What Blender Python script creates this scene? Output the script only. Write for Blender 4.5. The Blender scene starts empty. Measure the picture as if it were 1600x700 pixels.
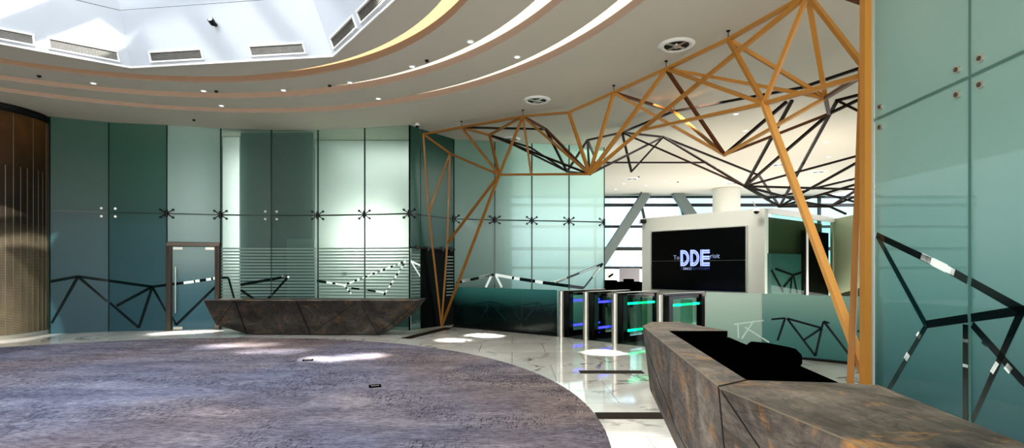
import bpy, math, random
from mathutils import Vector
random.seed(7)
F = 840.0; H = 420.0; EYE = 1.5
C = bpy.context.scene.collection
V = Vector

# ---------------------------------------------------------------- measuring helpers (photo -> place)
def at(x, y, Y):                       # a point at a known distance
    return V(((x-800)/F*Y, Y, EYE+(H-y)/F*Y))
def atz(x, y, z):                      # a point at a known height
    Y = (EYE-z)*F/(y-H)
    return at(x, y, Y)
def plan(x, Y): return V(((x-800)/F*Y, Y))

# ---------------------------------------------------------------- mesh builder
class MB:
    def __init__(s): s.v=[]; s.f=[]; s.m=[]; s.s=[]
    def face(s, pts, m=0, smooth=False):
        n=len(s.v); s.v += [tuple(p) for p in pts]; s.f.append(tuple(range(n,n+len(pts)))); s.m.append(m); s.s.append(smooth)
    def mesh(s, vs, fs, m=0, smooth=False):
        n=len(s.v); s.v += [tuple(p) for p in vs]
        for f in fs: s.f.append(tuple(i+n for i in f)); s.m.append(m); s.s.append(smooth)
    def box(s, c, d, m=0, rz=0):
        c=V(c); ca,sa=math.cos(rz),math.sin(rz); vs=[]
        for x in (-.5,.5):
            for y in (-.5,.5):
                for z in (-.5,.5):
                    a,b=x*d[0],y*d[1]; vs.append((c.x+a*ca-b*sa, c.y+a*sa+b*ca, c.z+z*d[2]))
        s.mesh(vs,[(0,1,3,2),(4,6,7,5),(0,4,5,1),(2,3,7,6),(0,2,6,4),(1,5,7,3)],m)
    def beam(s, a, b, w, h=None, m=0, up=V((0,0,1)), ext=0):
        a,b=V(a),V(b); h=h or w; d=(b-a).normalized(); a=a-d*ext; b=b+d*ext
        if abs(d.dot(up))>.98: up=V((1,0,0))
        x=d.cross(up).normalized(); y=x.cross(d).normalized(); vs=[]
        for p in (a,b):
            for i,j in ((-.5,-.5),(.5,-.5),(.5,.5),(-.5,.5)): vs.append(p+x*i*w+y*j*h)
        s.mesh(vs,[(3,2,1,0),(4,5,6,7),(0,1,5,4),(1,2,6,5),(2,3,7,6),(3,0,4,7)],m)
    def tube(s, a, b, r, n=12, m=0, r2=None, smooth=True):
        a,b=V(a),V(b); r2=r if r2 is None else r2; d=(b-a).normalized(); up=V((0,0,1)) if abs(d.z)<.98 else V((1,0,0))
        x=d.cross(up).normalized(); y=x.cross(d); k=[(math.cos(2*math.pi*i/n),math.sin(2*math.pi*i/n)) for i in range(n)]
        vs=[a+x*c*r+y*q*r for c,q in k]+[b+x*c*r2+y*q*r2 for c,q in k]
        s.mesh(vs,[(i,(i+1)%n,(i+1)%n+n,i+n) for i in range(n)],m,smooth)
        s.face(vs[:n][::-1],m); s.face(vs[n:],m)
    def prism(s, pts, z0, z1, m=0, mt=None):
        n=len(pts); a=[V((p[0],p[1],z0)) for p in pts]; b=[V((p[0],p[1],z1)) for p in pts]
        s.mesh(a+b,[(i,(i+1)%n,(i+1)%n+n,i+n) for i in range(n)],m); s.face(a[::-1],m); s.face(b,m if mt is None else mt)
    def lathe(s, c, prof, n=40, m=0, smooth=True, cap=False):
        c=V(c); N=len(prof); vs=[]
        for r,z in prof:
            for i in range(n):
                t=2*math.pi*i/n; vs.append((c.x+r*math.cos(t),c.y+r*math.sin(t),c.z+z))
        fs=[]
        for k in range(N-1):
            for i in range(n): fs.append((k*n+i,k*n+(i+1)%n,(k+1)*n+(i+1)%n,(k+1)*n+i))
        s.mesh(vs,fs,m,smooth)
        if cap: s.face(vs[:n][::-1],m); s.face(vs[-n:],m)
    def build(s, name, mats, parent=None, bevel=0):
        me=bpy.data.meshes.new(name); me.from_pydata(s.v,[],s.f)
        if not isinstance(mats,(list,tuple)): mats=[mats]
        for q in mats: me.materials.append(q)
        for i,p in enumerate(me.polygons): p.material_index=s.m[i]; p.use_smooth=s.s[i]
        me.validate(); me.update()
        o=bpy.data.objects.new(name,me); C.objects.link(o)
        if parent: o.parent=parent; 
        if parent: o.matrix_parent_inverse=parent_inv(parent)
        if bevel:
            b=o.modifiers.new('bevel','BEVEL'); b.width=bevel; b.segments=2; b.limit_method='ANGLE'
        return o
def parent_inv(p):
    from mathutils import Matrix
    q=p; M=Matrix.Identity(4)
    while q is not None:
        L=Matrix.Translation(q.location) @ q.rotation_euler.to_matrix().to_4x4()
        M = L @ M if False else (L @ M)
        q=q.parent if q.type=='EMPTY' else None
        break
    return M.inverted() if p.type=='EMPTY' else Matrix.Identity(4)
def tag(o, label=None, cat=None, group=None, kind=None):
    if label: o['label']=label
    if cat: o['category']=cat
    if group: o['group']=group
    if kind: o['kind']=kind
    return o
def empty(name, loc, label, cat, group=None, kind=None):
    o=bpy.data.objects.new(name,None); C.objects.link(o); o.location=loc; o.empty_display_size=.1
    return tag(o,label,cat,group,kind)

# ---------------------------------------------------------------- materials
def base(name):
    m=bpy.data.materials.new(name); m.use_nodes=True; nt=m.node_tree
    return m,nt,nt.nodes['Principled BSDF'],nt.nodes['Material Output']
def lin(c):
    return tuple(((v/255)/12.92 if v/255<=.04045 else ((v/255+.055)/1.055)**2.4) for v in c)+(1,)
def mat(name, c, rough=.5, metal=0, emis=0, spec=.5, emc=None):
    m,nt,p,o=base(name); p.inputs['Base Color'].default_value=lin(c); p.inputs['Roughness'].default_value=rough
    p.inputs['Metallic'].default_value=metal; p.inputs['Specular IOR Level'].default_value=spec
    if emis: p.inputs['Emission Color'].default_value=lin(emc or c); p.inputs['Emission Strength'].default_value=emis
    return m
def N(nt,t,**k):
    n=nt.nodes.new(t)
    for a,b in k.items(): setattr(n,a,b)
    return n
def ramp(nt, stops, src=None, interp='LINEAR'):
    r=N(nt,'ShaderNodeValToRGB'); r.color_ramp.interpolation=interp; e=r.color_ramp.elements
    e[0].position=stops[0][0]; e[0].color=lin(stops[0][1]); e[1].position=stops[-1][0]; e[1].color=lin(stops[-1][1])
    for q,c in stops[1:-1]: x=e.new(q); x.color=lin(c)
    if src is not None: nt.links.new(src,r.inputs[0])
    return r
def noise(nt, scale, detail=6, rough=.6, dist=0, coord=None, vec=None):
    n=N(nt,'ShaderNodeTexNoise'); n.inputs['Scale'].default_value=scale; n.inputs['Detail'].default_value=detail
    n.inputs['Roughness'].default_value=rough; n.inputs['Distortion'].default_value=dist
    if vec is not None: nt.links.new(vec,n.inputs['Vector'])
    return n
def objco(nt, scale=(1,1,1), rot=(0,0,0)):
    t=N(nt,'ShaderNodeTexCoord'); mp=N(nt,'ShaderNodeMapping'); mp.inputs['Scale'].default_value=scale; mp.inputs['Rotation'].default_value=rot
    nt.links.new(t.outputs['Object'],mp.inputs[0]); return mp.outputs[0]
def mixc(nt,a,b,f,mode='MIX'):
    m=N(nt,'ShaderNodeMix',data_type='RGBA',blend_type=mode)
    for s,k in ((a,6),(b,7),(f,0)):
        if isinstance(s,(int,float)): m.inputs[k].default_value=s
        elif isinstance(s,tuple): m.inputs[k].default_value=s
        else: nt.links.new(s,m.inputs[k])
    return m.outputs[2]
def zfac(nt, z0, z1, src='Object'):
    t=N(nt,'ShaderNodeNewGeometry'); s=N(nt,'ShaderNodeSeparateXYZ'); nt.links.new(t.outputs['Position'],s.inputs[0])
    mr=N(nt,'ShaderNodeMapRange'); mr.inputs[1].default_value=z0; mr.inputs[2].default_value=z1; nt.links.new(s.outputs[2],mr.inputs[0])
    return mr.outputs[0]

def frosted(name, stops, transp=.3, transl=.35, rough=.28, z1=5.0):
    """frosted film on glass: tint changes with height like the gradient film, lets some of the room behind through"""
    m,nt,p,o=base(name); r=ramp(nt,stops,zfac(nt,0,z1))
    nz=noise(nt,1.3,3,.5); c=mixc(nt,r.outputs[0],lin((120,150,140)),.0)
    nt.links.new(r.outputs[0],p.inputs['Base Color']); p.inputs['Roughness'].default_value=rough; p.inputs['Specular IOR Level'].default_value=.6
    tl=N(nt,'ShaderNodeBsdfTranslucent'); nt.links.new(r.outputs[0],tl.inputs[0])
    tp=N(nt,'ShaderNodeBsdfTransparent'); tp.inputs[0].default_value=(.80,.92,.88,1)
    a=N(nt,'ShaderNodeMixShader'); a.inputs[0].default_value=transl; nt.links.new(p.outputs[0],a.inputs[1]); nt.links.new(tl.outputs[0],a.inputs[2])
    b=N(nt,'ShaderNodeMixShader'); b.inputs[0].default_value=transp; nt.links.new(a.outputs[0],b.inputs[1]); nt.links.new(tp.outputs[0],b.inputs[2])
    nt.links.new(b.outputs[0],o.inputs[0]); return m
def clearglass(name, c, gl=.12, rough=.02):
    m,nt,p,o=base(name); tp=N(nt,'ShaderNodeBsdfTransparent'); tp.inputs[0].default_value=lin(c)
    g=N(nt,'ShaderNodeBsdfGlossy'); g.inputs['Roughness'].default_value=rough; g.inputs[0].default_value=(.9,1,.97,1)
    b=N(nt,'ShaderNodeMixShader'); b.inputs[0].default_value=gl; nt.links.new(tp.outputs[0],b.inputs[1]); nt.links.new(g.outputs[0],b.inputs[2])
    nt.links.new(b.outputs[0],o.inputs[0]); return m
def marble(name, light, mid, vein, rough=.08):
    m,nt,p,o=base(name); co=objco(nt)
    n1=noise(nt,.55,7,.62,1.6,vec=co); r1=ramp(nt,[(0,(0,0,0)),(.47,(0,0,0)),(.497,(255,255,255)),(.503,(255,255,255)),(.53,(0,0,0)),(1,(0,0,0))],n1.outputs[0])
    n2=noise(nt,1.7,5,.55,.8,vec=co); r2=ramp(nt,[(.5,(0,0,0)),(.66,(255,255,255))],n2.outputs[0])
    n3=noise(nt,.9,5,.6,.5,vec=co); r3=ramp(nt,[(.3,light),(.75,mid)],n3.outputs[0])
    k=N(nt,'ShaderNodeMath',operation='MULTIPLY'); nt.links.new(r1.outputs[0],k.inputs[0]); nt.links.new(r2.outputs[0],k.inputs[1])
    c=mixc(nt,r3.outputs[0],lin(vein),k.outputs[0])
    b=N(nt,'ShaderNodeTexBrick'); b.offset=.5; b.inputs['Scale'].default_value=1; b.inputs['Mortar Size'].default_value=.004
    b.inputs['Brick Width'].default_value=1.2; b.inputs['Row Height'].default_value=1.2; b.inputs['Color1'].default_value=(1,1,1,1); b.inputs['Color2'].default_value=(.93,.93,.93,1); b.inputs['Mortar'].default_value=(.35,.33,.3,1)
    nt.links.new(co,b.inputs[0]); c=mixc(nt,c,b.outputs[0],1.0,'MULTIPLY')
    nt.links.new(c,p.inputs['Base Color']); p.inputs['Roughness'].default_value=rough; p.inputs['Specular IOR Level'].default_value=.6
    return m
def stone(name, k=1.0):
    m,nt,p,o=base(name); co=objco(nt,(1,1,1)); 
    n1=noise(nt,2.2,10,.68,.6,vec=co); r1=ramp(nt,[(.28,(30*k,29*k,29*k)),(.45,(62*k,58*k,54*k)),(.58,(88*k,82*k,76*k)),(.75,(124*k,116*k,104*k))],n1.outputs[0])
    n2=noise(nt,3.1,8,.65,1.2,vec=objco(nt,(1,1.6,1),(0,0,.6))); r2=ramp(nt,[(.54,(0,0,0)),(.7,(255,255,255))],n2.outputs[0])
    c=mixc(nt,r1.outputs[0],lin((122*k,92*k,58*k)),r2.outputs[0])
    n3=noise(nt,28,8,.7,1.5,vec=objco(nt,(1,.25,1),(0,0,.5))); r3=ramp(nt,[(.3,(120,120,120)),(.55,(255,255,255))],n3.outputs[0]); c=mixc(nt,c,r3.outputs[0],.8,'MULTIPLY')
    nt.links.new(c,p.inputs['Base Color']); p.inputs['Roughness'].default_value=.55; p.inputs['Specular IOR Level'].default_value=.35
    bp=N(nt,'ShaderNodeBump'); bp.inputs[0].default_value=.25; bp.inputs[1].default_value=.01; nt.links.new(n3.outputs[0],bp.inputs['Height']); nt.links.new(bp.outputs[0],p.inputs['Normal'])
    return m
def carpet_mat():
    m,nt,p,o=base('carpet_weave'); 
    n1=noise(nt,1.4,8,.7,.4,vec=objco(nt,(.6,1.6,1),(0,0,.15))); r1=ramp(nt,[(.3,(132,129,140)),(.5,(160,156,164)),(.7,(188,182,184))],n1.outputs[0])
    n2=noise(nt,26,8,.8,.4,vec=objco(nt,(.4,2.0,1),(0,0,.1))); r2=ramp(nt,[(.36,(70,70,80)),(.5,(205,205,210)),(.62,(255,255,255))],n2.outputs[0])
    wn=noise(nt,.22,3,.5,.3,vec=objco(nt)); wr_=ramp(nt,[(.4,(232,240,255)),(.6,(255,240,224))],wn.outputs[0])
    c0_=mixc(nt,r1.outputs[0],wr_.outputs[0],1.0,'MULTIPLY'); c=mixc(nt,c0_,r2.outputs[0],.9,'MULTIPLY')
    n3=noise(nt,22,6,.75,.2,vec=objco(nt,(2.4,.5,1),(0,0,.1))); r3=ramp(nt,[(.38,(100,100,108)),(.5,(255,255,255))],n3.outputs[0])
    mk=noise(nt,.9,2,.5,vec=objco(nt)); mr=ramp(nt,[(.45,(0,0,0)),(.55,(255,255,255))],mk.outputs[0])
    c2=mixc(nt,c,r3.outputs[0],mr.outputs[0],'MULTIPLY')
    b=N(nt,'ShaderNodeTexBrick'); b.offset=.5; b.inputs['Mortar Size'].default_value=0; b.inputs['Scale'].default_value=1; b.inputs['Brick Width'].default_value=1.0; b.inputs['Row Height'].default_value=.5
    b.inputs['Color1'].default_value=(1,1,1,1); b.inputs['Color2'].default_value=(.74,.74,.78,1); nt.links.new(objco(nt,(1,1,1),(0,0,.12)),b.inputs[0])
    c3=mixc(nt,c2,b.outputs[0],1.0,'MULTIPLY')
    nt.links.new(c3,p.inputs['Base Color']); p.inputs['Roughness'].default_value=.95; p.inputs['Specular IOR Level'].default_value=.1
    return m
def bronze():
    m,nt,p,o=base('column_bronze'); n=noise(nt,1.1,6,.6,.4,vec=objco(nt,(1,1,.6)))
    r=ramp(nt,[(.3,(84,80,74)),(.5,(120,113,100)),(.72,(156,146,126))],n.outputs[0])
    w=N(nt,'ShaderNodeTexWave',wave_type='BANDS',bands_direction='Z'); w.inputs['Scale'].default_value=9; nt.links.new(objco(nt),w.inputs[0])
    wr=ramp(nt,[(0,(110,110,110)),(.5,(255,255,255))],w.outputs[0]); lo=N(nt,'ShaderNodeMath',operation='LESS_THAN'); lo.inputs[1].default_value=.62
    nt.links.new(zfac(nt,0,5),lo.inputs[0]); zr=ramp(nt,[(.0,(255,250,240)),(.42,(235,228,215)),(.5,(120,112,104)),(.7,(110,84,60)),(.95,(215,160,100))],zfac(nt,0,5)); cz=mixc(nt,r.outputs[0],zr.outputs[0],1.0,'MULTIPLY'); c=mixc(nt,cz,wr.outputs[0],lo.outputs[0],'MULTIPLY')  # height ramp paints in a dark reflection band and a sunlit foot
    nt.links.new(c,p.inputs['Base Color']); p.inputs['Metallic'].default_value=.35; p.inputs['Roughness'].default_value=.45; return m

M={}
M['ceil']=mat('ceiling_paint',(206,200,186),.9,spec=.1)
M['riser']=mat('cove_riser',(138,126,118),.8,spec=.1)
M['led']=mat('cove_light_warm',(255,226,180),.6,emis=1.5,emc=(255,236,210))
M['led2']=mat('cove_light_amber',(255,200,130),.6,emis=1.1,emc=(255,216,165))
M['shaft']=mat('shaft_panel_white',(190,196,203),.45)
M['shaftseam']=mat('shaft_seam',(40,42,44),.6)
M['grille']=mat('grille_dark',(38,36,34),.6)
M['white']=mat('painted_white_metal',(232,232,228),.5)
M['marble']=marble('marble_white',(242,241,234),(206,203,195),(84,72,60),.055)
M['darkstone']=marble('marble_grey_green',(96,104,92),(66,74,66),(40,40,34),.12)  # same marble, its colour darkened for the dim floor past the gates
M['strip']=mat('floor_strip_brown',(40,27,16),.6,spec=.1)
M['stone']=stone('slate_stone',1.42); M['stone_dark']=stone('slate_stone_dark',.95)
M['gap']=mat('panel_gap_black',(10,9,8),.8)
M['edge']=mat('stone_arris_pale',(126,116,100),.5)
M['carpet']=carpet_mat()
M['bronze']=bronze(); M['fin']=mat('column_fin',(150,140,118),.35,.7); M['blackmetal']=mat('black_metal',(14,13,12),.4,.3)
M['steel']=mat('brushed_steel',(196,192,182),.28,.75); M['steeldark']=mat('steel_bronze_frame',(98,88,80),.35,.6)
M['orange']=mat('truss_amber',(182,130,60),.42,spec=.4); M['amberlight']=mat('truss_amber_light',(216,162,92),.42,spec=.4); M['orangeb']=mat('truss_amber_far',(148,102,44),.45,spec=.4); M['orange2']=mat('truss_bronze',(98,56,22),.5,spec=.3); M['orange3']=mat('truss_dark',(34,19,9),.5,spec=.3)  # bars share one amber; the darkest copies paint in shade at the back
M['black']=mat('matte_black',(1,1,1),1.0,spec=0); M['gloss']=mat('gloss_black',(4,5,7),.12,spec=.5)
M['pale']=mat('display_wall_paint',(206,206,196),.7); M['olive']=mat('office_partition',(128,138,112),.6)
M['olivedark']=mat('office_shade_olive',(44,52,18),.7); M['officeteal']=mat('office_film_teal',(36,74,78),.5)
M['rjoint']=mat('right_joint',(84,124,118),.3)
M['f_left']=frosted('film_left',[(0,(40,84,98)),(.5,(52,92,96)),(.57,(46,86,80)),(1,(54,100,82))],.08,.25,.4)
M['f_mid']=frosted('film_mid',[(0,(74,112,116)),(.2,(96,130,128)),(.45,(124,148,142)),(1,(118,146,134))],.52,.3)
M['f_door']=frosted('film_door',[(0,(60,104,122)),(.2,(84,124,134)),(.35,(140,160,158)),(1,(142,168,158))],.15,.4)
M['f_pass']=frosted('film_pass',[(0,(44,84,84)),(.28,(150,178,172)),(.5,(172,196,190)),(1,(138,172,156))],.12,.35)
M['f_side']=frosted('film_side',[(0,(20,46,42)),(.4,(44,80,72)),(.6,(66,104,94)),(1,(34,76,62))],.04,.2)
M['f_right']=frosted('film_right',[(0,(10,64,72)),(.1,(22,88,94)),(.27,(100,148,144)),(.45,(140,178,171)),(1,(142,172,163))],.05,.3,.22)
M['f_low']=frosted('film_low_barrier',[(0,(6,16,15)),(.11,(12,36,34)),(.2,(70,134,130)),(1,(60,110,110))],.08,.2,.15)
M['f_low2']=frosted('film_low_barrier_pale',[(0,(150,180,172)),(.1,(184,210,198)),(.2,(214,232,222)),(1,(214,232,222))],.12,.25,.2)
M['palestroke']=mat('clear_stroke_pale',(206,226,216),.3); M['f_low3']=frosted('film_low_barrier_mid',[(0,(84,140,138)),(.1,(108,160,156)),(.2,(168,202,192)),(1,(180,208,196))],.15,.3,.15)
M['clear']=clearglass('clear_glass',(200,228,218),.04); M['darkglass']=mat('dark_clear_glass',(5,16,13),.5,spec=.1)
M['winglass']=clearglass('window_glass',(225,240,240),.05)
M['ink']=mat('clear_stroke_dark',(8,26,28),.1,spec=.6); M['inkblue']=mat('clear_stroke_teal',(14,52,54),.1,spec=.6)
M['lite']=mat('clear_stroke_bright',(225,235,230),.3,emis=.35); M['seam']=mat('glass_joint_dark',(16,44,38),.3); M['stripe']=mat('film_stripe',(122,144,136),.4)  # bright stroke pieces paint in reflections and the lit room behind
M['litewhite']=mat('back_room_white',(240,242,236),.7); M['teal_core']=mat('back_room_teal',(66,96,90),.7); M['backdrop']=mat('back_room_dim',(110,136,128),.8)
M['blue']=mat('led_blue',(80,80,255),.5,emis=2.2,emc=(60,62,255)); M['green']=mat('led_green',(0,255,190),.5,emis=1.6,emc=(0,255,170))
M['lamp']=mat('downlight_lens',(255,255,245),.4,emis=3.0)
M['scr']=mat('screen_black',(2,3,5),.18,spec=.5); M['txt']=mat('screen_text_blue',(150,165,235),.5,emis=1.0,emc=(140,155,235)); M['txt2']=mat('screen_text_dim',(150,160,190),.5,emis=.35,emc=(150,165,210)); M['txt3']=mat('screen_text_faint',(60,70,120),.5,emis=.12,emc=(90,100,190))
M['mull']=mat('mullion_black',(26,28,32),.4); M['diag']=mat('diagonal_column_grey',(112,122,120),.6); M['bld']=mat('far_building_white',(235,238,245),.8,emis=.9,emc=(240,244,255)); M['bldwin']=mat('far_window_blue',(190,205,235),.4,emis=.6,emc=(180,198,238)); M['bldtan']=mat('far_wall_tan',(200,186,168),.8,emis=.25,emc=(210,196,176))  # emission on the far buildings paints in outdoor daylight
M['alu']=mat('edge_aluminium',(210,212,206),.3,.6)

# ================================================================ SETTING
# ---- floor
mb=MB(); mb.box((-2,7,-.1),(34,34,.2)); tag(mb.build('floor',M['marble']),'white veined marble floor of the lobby','floor',kind='structure')
CC=V((-5.62,5.14)); CR=6.48
mb=MB(); mb.prism([(CC.x+CR*math.cos(t*math.pi/96),CC.y+CR*math.sin(t*math.pi/96)) for t in range(192)],0.001,.012)
tag(mb.build('carpet',M['carpet']),'large round purple-grey carpet set into the marble floor','carpet')
mb=MB(); pts=[(-1.55,13.85),(1.04,11.86),(2.78,10.1),(3.7,9.95),(5.5,8.35),(5.6,5.2),(18,5.2),(18,23.9),(-1.55,23.9)]
mb.prism(pts,.0005,.004); tag(mb.build('floor_passage',M['darkstone']),'grey-green polished stone floor beyond the glass gates','floor',kind='structure')
for k,(x0,x1,yy,w) in enumerate(((.98,1.9,7.8,.2),(.86,1.75,5.48,.22))):
    mb=MB(); mb.box(((x0+x1)/2,yy,.002),(x1-x0,w,.012)); tag(mb.build('trim_%d'%(k+1),M['strip']),['thin brown stone strip across the marble between carpet and gates','brown stone strip across the marble beside the near desk'][k],'floor trim',kind='structure')
mb=MB(); mb.beam(at(634,529,1260/109)*1,at(702,512,1260/92),.24,.01);  # strip paints in a slanting shadow on the marble
tag(mb.build('trim_3',M['strip']),'dark slanting floor strip beside the right end of the far desk','floor trim',kind='structure')

# ---- ceiling with octagonal shaft and three round coves
ZC=5.0; NS=160; OC=V((-5.4,4.65)); OR=4.87; oct0=math.atan2(9.36-4.65,-6.64+5.4)
def octpt(k,r=OR): t=oct0-k*math.pi/4; return V((OC.x+r*math.cos(t),OC.y+r*math.sin(t)))
def octray(t,r=OR):
    a=(t-oct0)%(math.pi/4); ap=r*math.cos(math.pi/8); return V((OC.x,OC.y))+V((math.cos(t),math.sin(t)))*(ap/math.cos(a-math.pi/8))
angs=sorted([oct0+k*math.pi/4+j*math.pi/4/20 for k in range(8) for j in range(20)])
def circ(c,r): return [V((c[0]+r*math.cos(t),c[1]+r*math.sin(t))) for t in angs]
def rect(x0,x1,y0,y1,c=OC):
    out=[]
    for t in angs:
        dx,dy=math.cos(t),math.sin(t); s=min((x1-c.x)/dx if dx>1e-9 else ((x0-c.x)/dx if dx<-1e-9 else 1e9),(y1-c.y)/dy if dy>1e-9 else ((y0-c.y)/dy if dy<-1e-9 else 1e9))
        out.append(V((c.x+dx*s,c.y+dy*s)))
    return out
def ringz(mb,a,za,b,zb,m=0):
    n=len(a); vs=[(p.x,p.y,za) for p in a]+[(p.x,p.y,zb) for p in b]
    mb.mesh(vs,[(i,i+n,(i+1)%n+n,(i+1)%n) for i in range(n)],m,True if za!=zb else False)
coves=[((-5.61,4.44),5.65,.30),((-5.70,3.97),7.05,.32),((-5.54,4.29),7.76,.32)]
mb=MB(); cur=[octray(t) for t in angs]
for c,R,w in coves:
    ringz(mb,cur,ZC,circ(c,R-w),ZC); cur=circ(c,R)
ringz(mb,cur,ZC,rect(-19,15,-10,26),ZC)
# corners of the big rectangle
tag(mb.build('ceiling',M['ceil']),'grey-beige ceiling with round stepped light coves','ceiling',kind='structure')
mb=MB(); mb.box((-2,8,ZC+.6),(34.2,36,.02)); 
for i,(c,R,w) in enumerate(coves):
    mb=MB(); d=.13
    ringz(mb,circ(c,R-w),ZC,circ(c,R-w),ZC+d,0); ringz(mb,circ(c,R-w),ZC+d,circ(c,R),ZC+d,1); ringz(mb,circ(c,R),ZC+d,circ(c,R),ZC,0)
    tag(mb.build('trim_%d'%(i+4),[M['riser'],M['led2'] if i==0 else M['led']]),['innermost of the three lit round ceiling coves','middle one of the three lit round ceiling coves','outermost of the three lit round ceiling coves'][i],'light cove',kind='structure')
# shaft
def shaftR(z): return OR-(z-ZC)*.53
ZT=7.6
sh=empty('wall_shaft',(OC.x,OC.y,ZC),'white eight-sided sloping walls of the skylight shaft','wall',kind='structure')
for k in range(8):
    mb=MB()
    for z0,z1 in ((ZC,5.8),(5.81,ZT)):
        a,b=octpt(k,shaftR(z0)),octpt(k+1,shaftR(z0)); c,d=octpt(k+1,shaftR(z1)),octpt(k,shaftR(z1))
        mb.face([(a.x,a.y,z0),(b.x,b.y,z0),(c.x,c.y,z1),(d.x,d.y,z1)],0)
    a,b=octpt(k,shaftR(5.79)+.01),octpt(k+1,shaftR(5.79)+.01); mb.beam((a.x,a.y,5.805),(b.x,b.y,5.805),.02,.014,1)
    a,b=octpt(k,OR),octpt(k+1,OR); mb.beam((a.x,a.y,ZC+.005),(b.x,b.y,ZC+.005),.02,.03,2)
    mb.build('shaft_panel',[M['shaft'],M['shaftseam'],M['white']],sh)
# skylight beams across the opening
sk=empty('window_1',(OC.x,OC.y,ZT),'steel framed skylight closing the top of the shaft','skylight',kind='structure')
for i in range(-2,3):
    mb=MB(); r=shaftR(ZT); h=math.sqrt(max(.1,r*r*.86-(i*1.3)**2)); mb.beam((OC.x+i*1.3,OC.y-h,ZT),(OC.x+i*1.3,OC.y+h,ZT),.16,.3); mb.build('skylight_beam',M['white'],sk)
for i in (-1,1):
    mb=MB(); mb.beam((OC.x-3,OC.y+i*1.2,ZT+.1),(OC.x+3,OC.y+i*1.2+.9,ZT+.1),.12,.2); mb.build('skylight_beam',M['white'],sk)

def edge_s(x,a,b):                          # where the sight line of column x meets an edge a-b in plan
    t=(x-800)/F; d=b-a; s=(a.x-t*a.y)/(t*d.y-d.x); return s
gl=[(7,None),]
def grille(k,x0,x1,label):
    a,b=octpt(k),octpt(k+1); s0,s1=sorted((edge_s(x0,a,b),edge_s(x1,a,b)))
    r0,r1=shaftR(ZC+.07),shaftR(ZC+.2); 
    def P(s,z,off=0):
        r=shaftR(z)-off; p=octpt(k,r).lerp(octpt(k+1,r),s); return V((p.x,p.y,z))
    z0,z1=ZC+.06,ZC+.20
    root=empty('air_grille',P((s0+s1)/2,(z0+z1)/2),label,'air grille','linear air grilles round the foot of the skylight shaft')
    mb=MB()
    for q0,q1 in ((P(s0,z0,.01),P(s1,z0,.01)),(P(s0,z1,.01),P(s1,z1,.01)),(P(s0,z0,.01),P(s0,z1,.01)),(P(s1,z0,.01),P(s1,z1,.01))): mb.beam(q0,q1,.03,.022,ext=.01)
    mb.build('frame',M['white'],root)
    mb=MB(); mb.face([P(s0,z0,.004),P(s1,z0,.004),P(s1,z1,.004),P(s0,z1,.004)]); mb.build('backing',M['grille'],root)
    mb=MB(); nb=8
    for j in range(1,nb):
        z=z0+(z1-z0)*j/nb; mb.beam(P(s0,z,.008),P(s1,z,.008),.004,.005)
    mb.build('louvre',M['steel'],root)
grille(-1,-60,55,'slim louvred grille low on the bright shaft face, cut by the picture edge')
grille(-1,79,188,'long slim louvred grille on the brightest shaft face')
grille(0,238,320,'slim white-framed grille beside the shaft corner, left of the spotlight')
grille(0,396,481,'slim white-framed grille right of the spotlight on the shaft')
grille(1,525,561,'lower of two slanting grilles on the right shaft face')
grille(1,568,622,'upper of two slanting grilles on the right shaft face')
# shaft spotlight
p=V((0,0,0)); k=0; a,b=octpt(0),octpt(1); s=edge_s(353,a,b); z=5.52; q=octpt(0,shaftR(z)).lerp(octpt(1,shaftR(z)),s)
n=(OC-q).normalized(); 
sp=empty('wall_spotlight',(q.x,q.y,z),'small black spotlight fixed to the white shaft face','spotlight')
mb=MB(); mb.tube((q.x,q.y,z),(q.x+n.x*.06,q.y+n.y*.06,z-.01),.03); mb.build('base',M['blackmetal'],sp)
mb=MB(); mb.tube((q.x+n.x*.06,q.y+n.y*.06,z-.01),(q.x+n.x*.14,q.y+n.y*.14,z+.03),.045,14,r2=.05); mb.build('lamp_head',M['blackmetal'],sp)
mb=MB(); mb.tube((q.x+n.x*.14,q.y+n.y*.14,z+.03),(q.x+n.x*.143,q.y+n.y*.143,z+.031),.035,14); mb.build('lens',M['steel'],sp)

# ---- ceiling fittings
def downlight(x,y,label,group,r=.055,z=ZC):
    Y=(z-EYE)*F/(H-y); c=at(x,y,Y); root=empty('downlight',c,label,'downlight',group)
    mb=MB(); mb.lathe((c.x,c.y,z-.012),[(r*.72,0.004),(r,.0),(r*1.15,.012)],20); mb.build('trim_ring',M['white'],root)
    mb=MB(); mb.lathe((c.x,c.y,z-.006),[(.001,0),(r*.74,0)],20); mb.build('lens',M['lamp'],root)
DL=[(735,65,'between the inner and middle coves, nearest of its row'),(644,104,'between the inner and middle coves, third from the shaft corner'),(547,129,'between the inner and middle coves below the shaft corner'),(443,141,'between the inner and middle coves above the far desk'),(318,142,'between the inner and middle coves left of a sensor'),(146,130,'between the inner and middle coves near the bronze column'),
    (808,89,'between the middle and outer coves, nearest of its row'),(591,154,'between the middle and outer coves, over the curved glass wall'),(346,165,'between the middle and outer coves, over the glass door')]
for x,y,l in DL: downlight(x,y,'small round recessed downlight '+l,'downlights in the lobby ceiling')
PL=[(1150,178),(975,287),(1010,290),(1040,283),(1090,290),(1165,204),(1226,284),(1291,222),(1295,245),(962,296),(1120,262)]
for x,y in PL: downlight(x,y,'small round downlight in the ceiling beyond the bronze lattice','downlights in the ceiling beyond the lattice',.06)
def sensor(x,y,label,group):
    Y=(ZC-EYE)*F/(H-y); c=at(x,y,Y); mb=MB(); mb.lathe((c.x,c.y,ZC),[(.035,0),(.032,-.02),(.018,-.035),(.001,-.04)],14)
    tag(mb.build('smoke_sensor',M['blackmetal']),label,'sensor',group)
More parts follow.
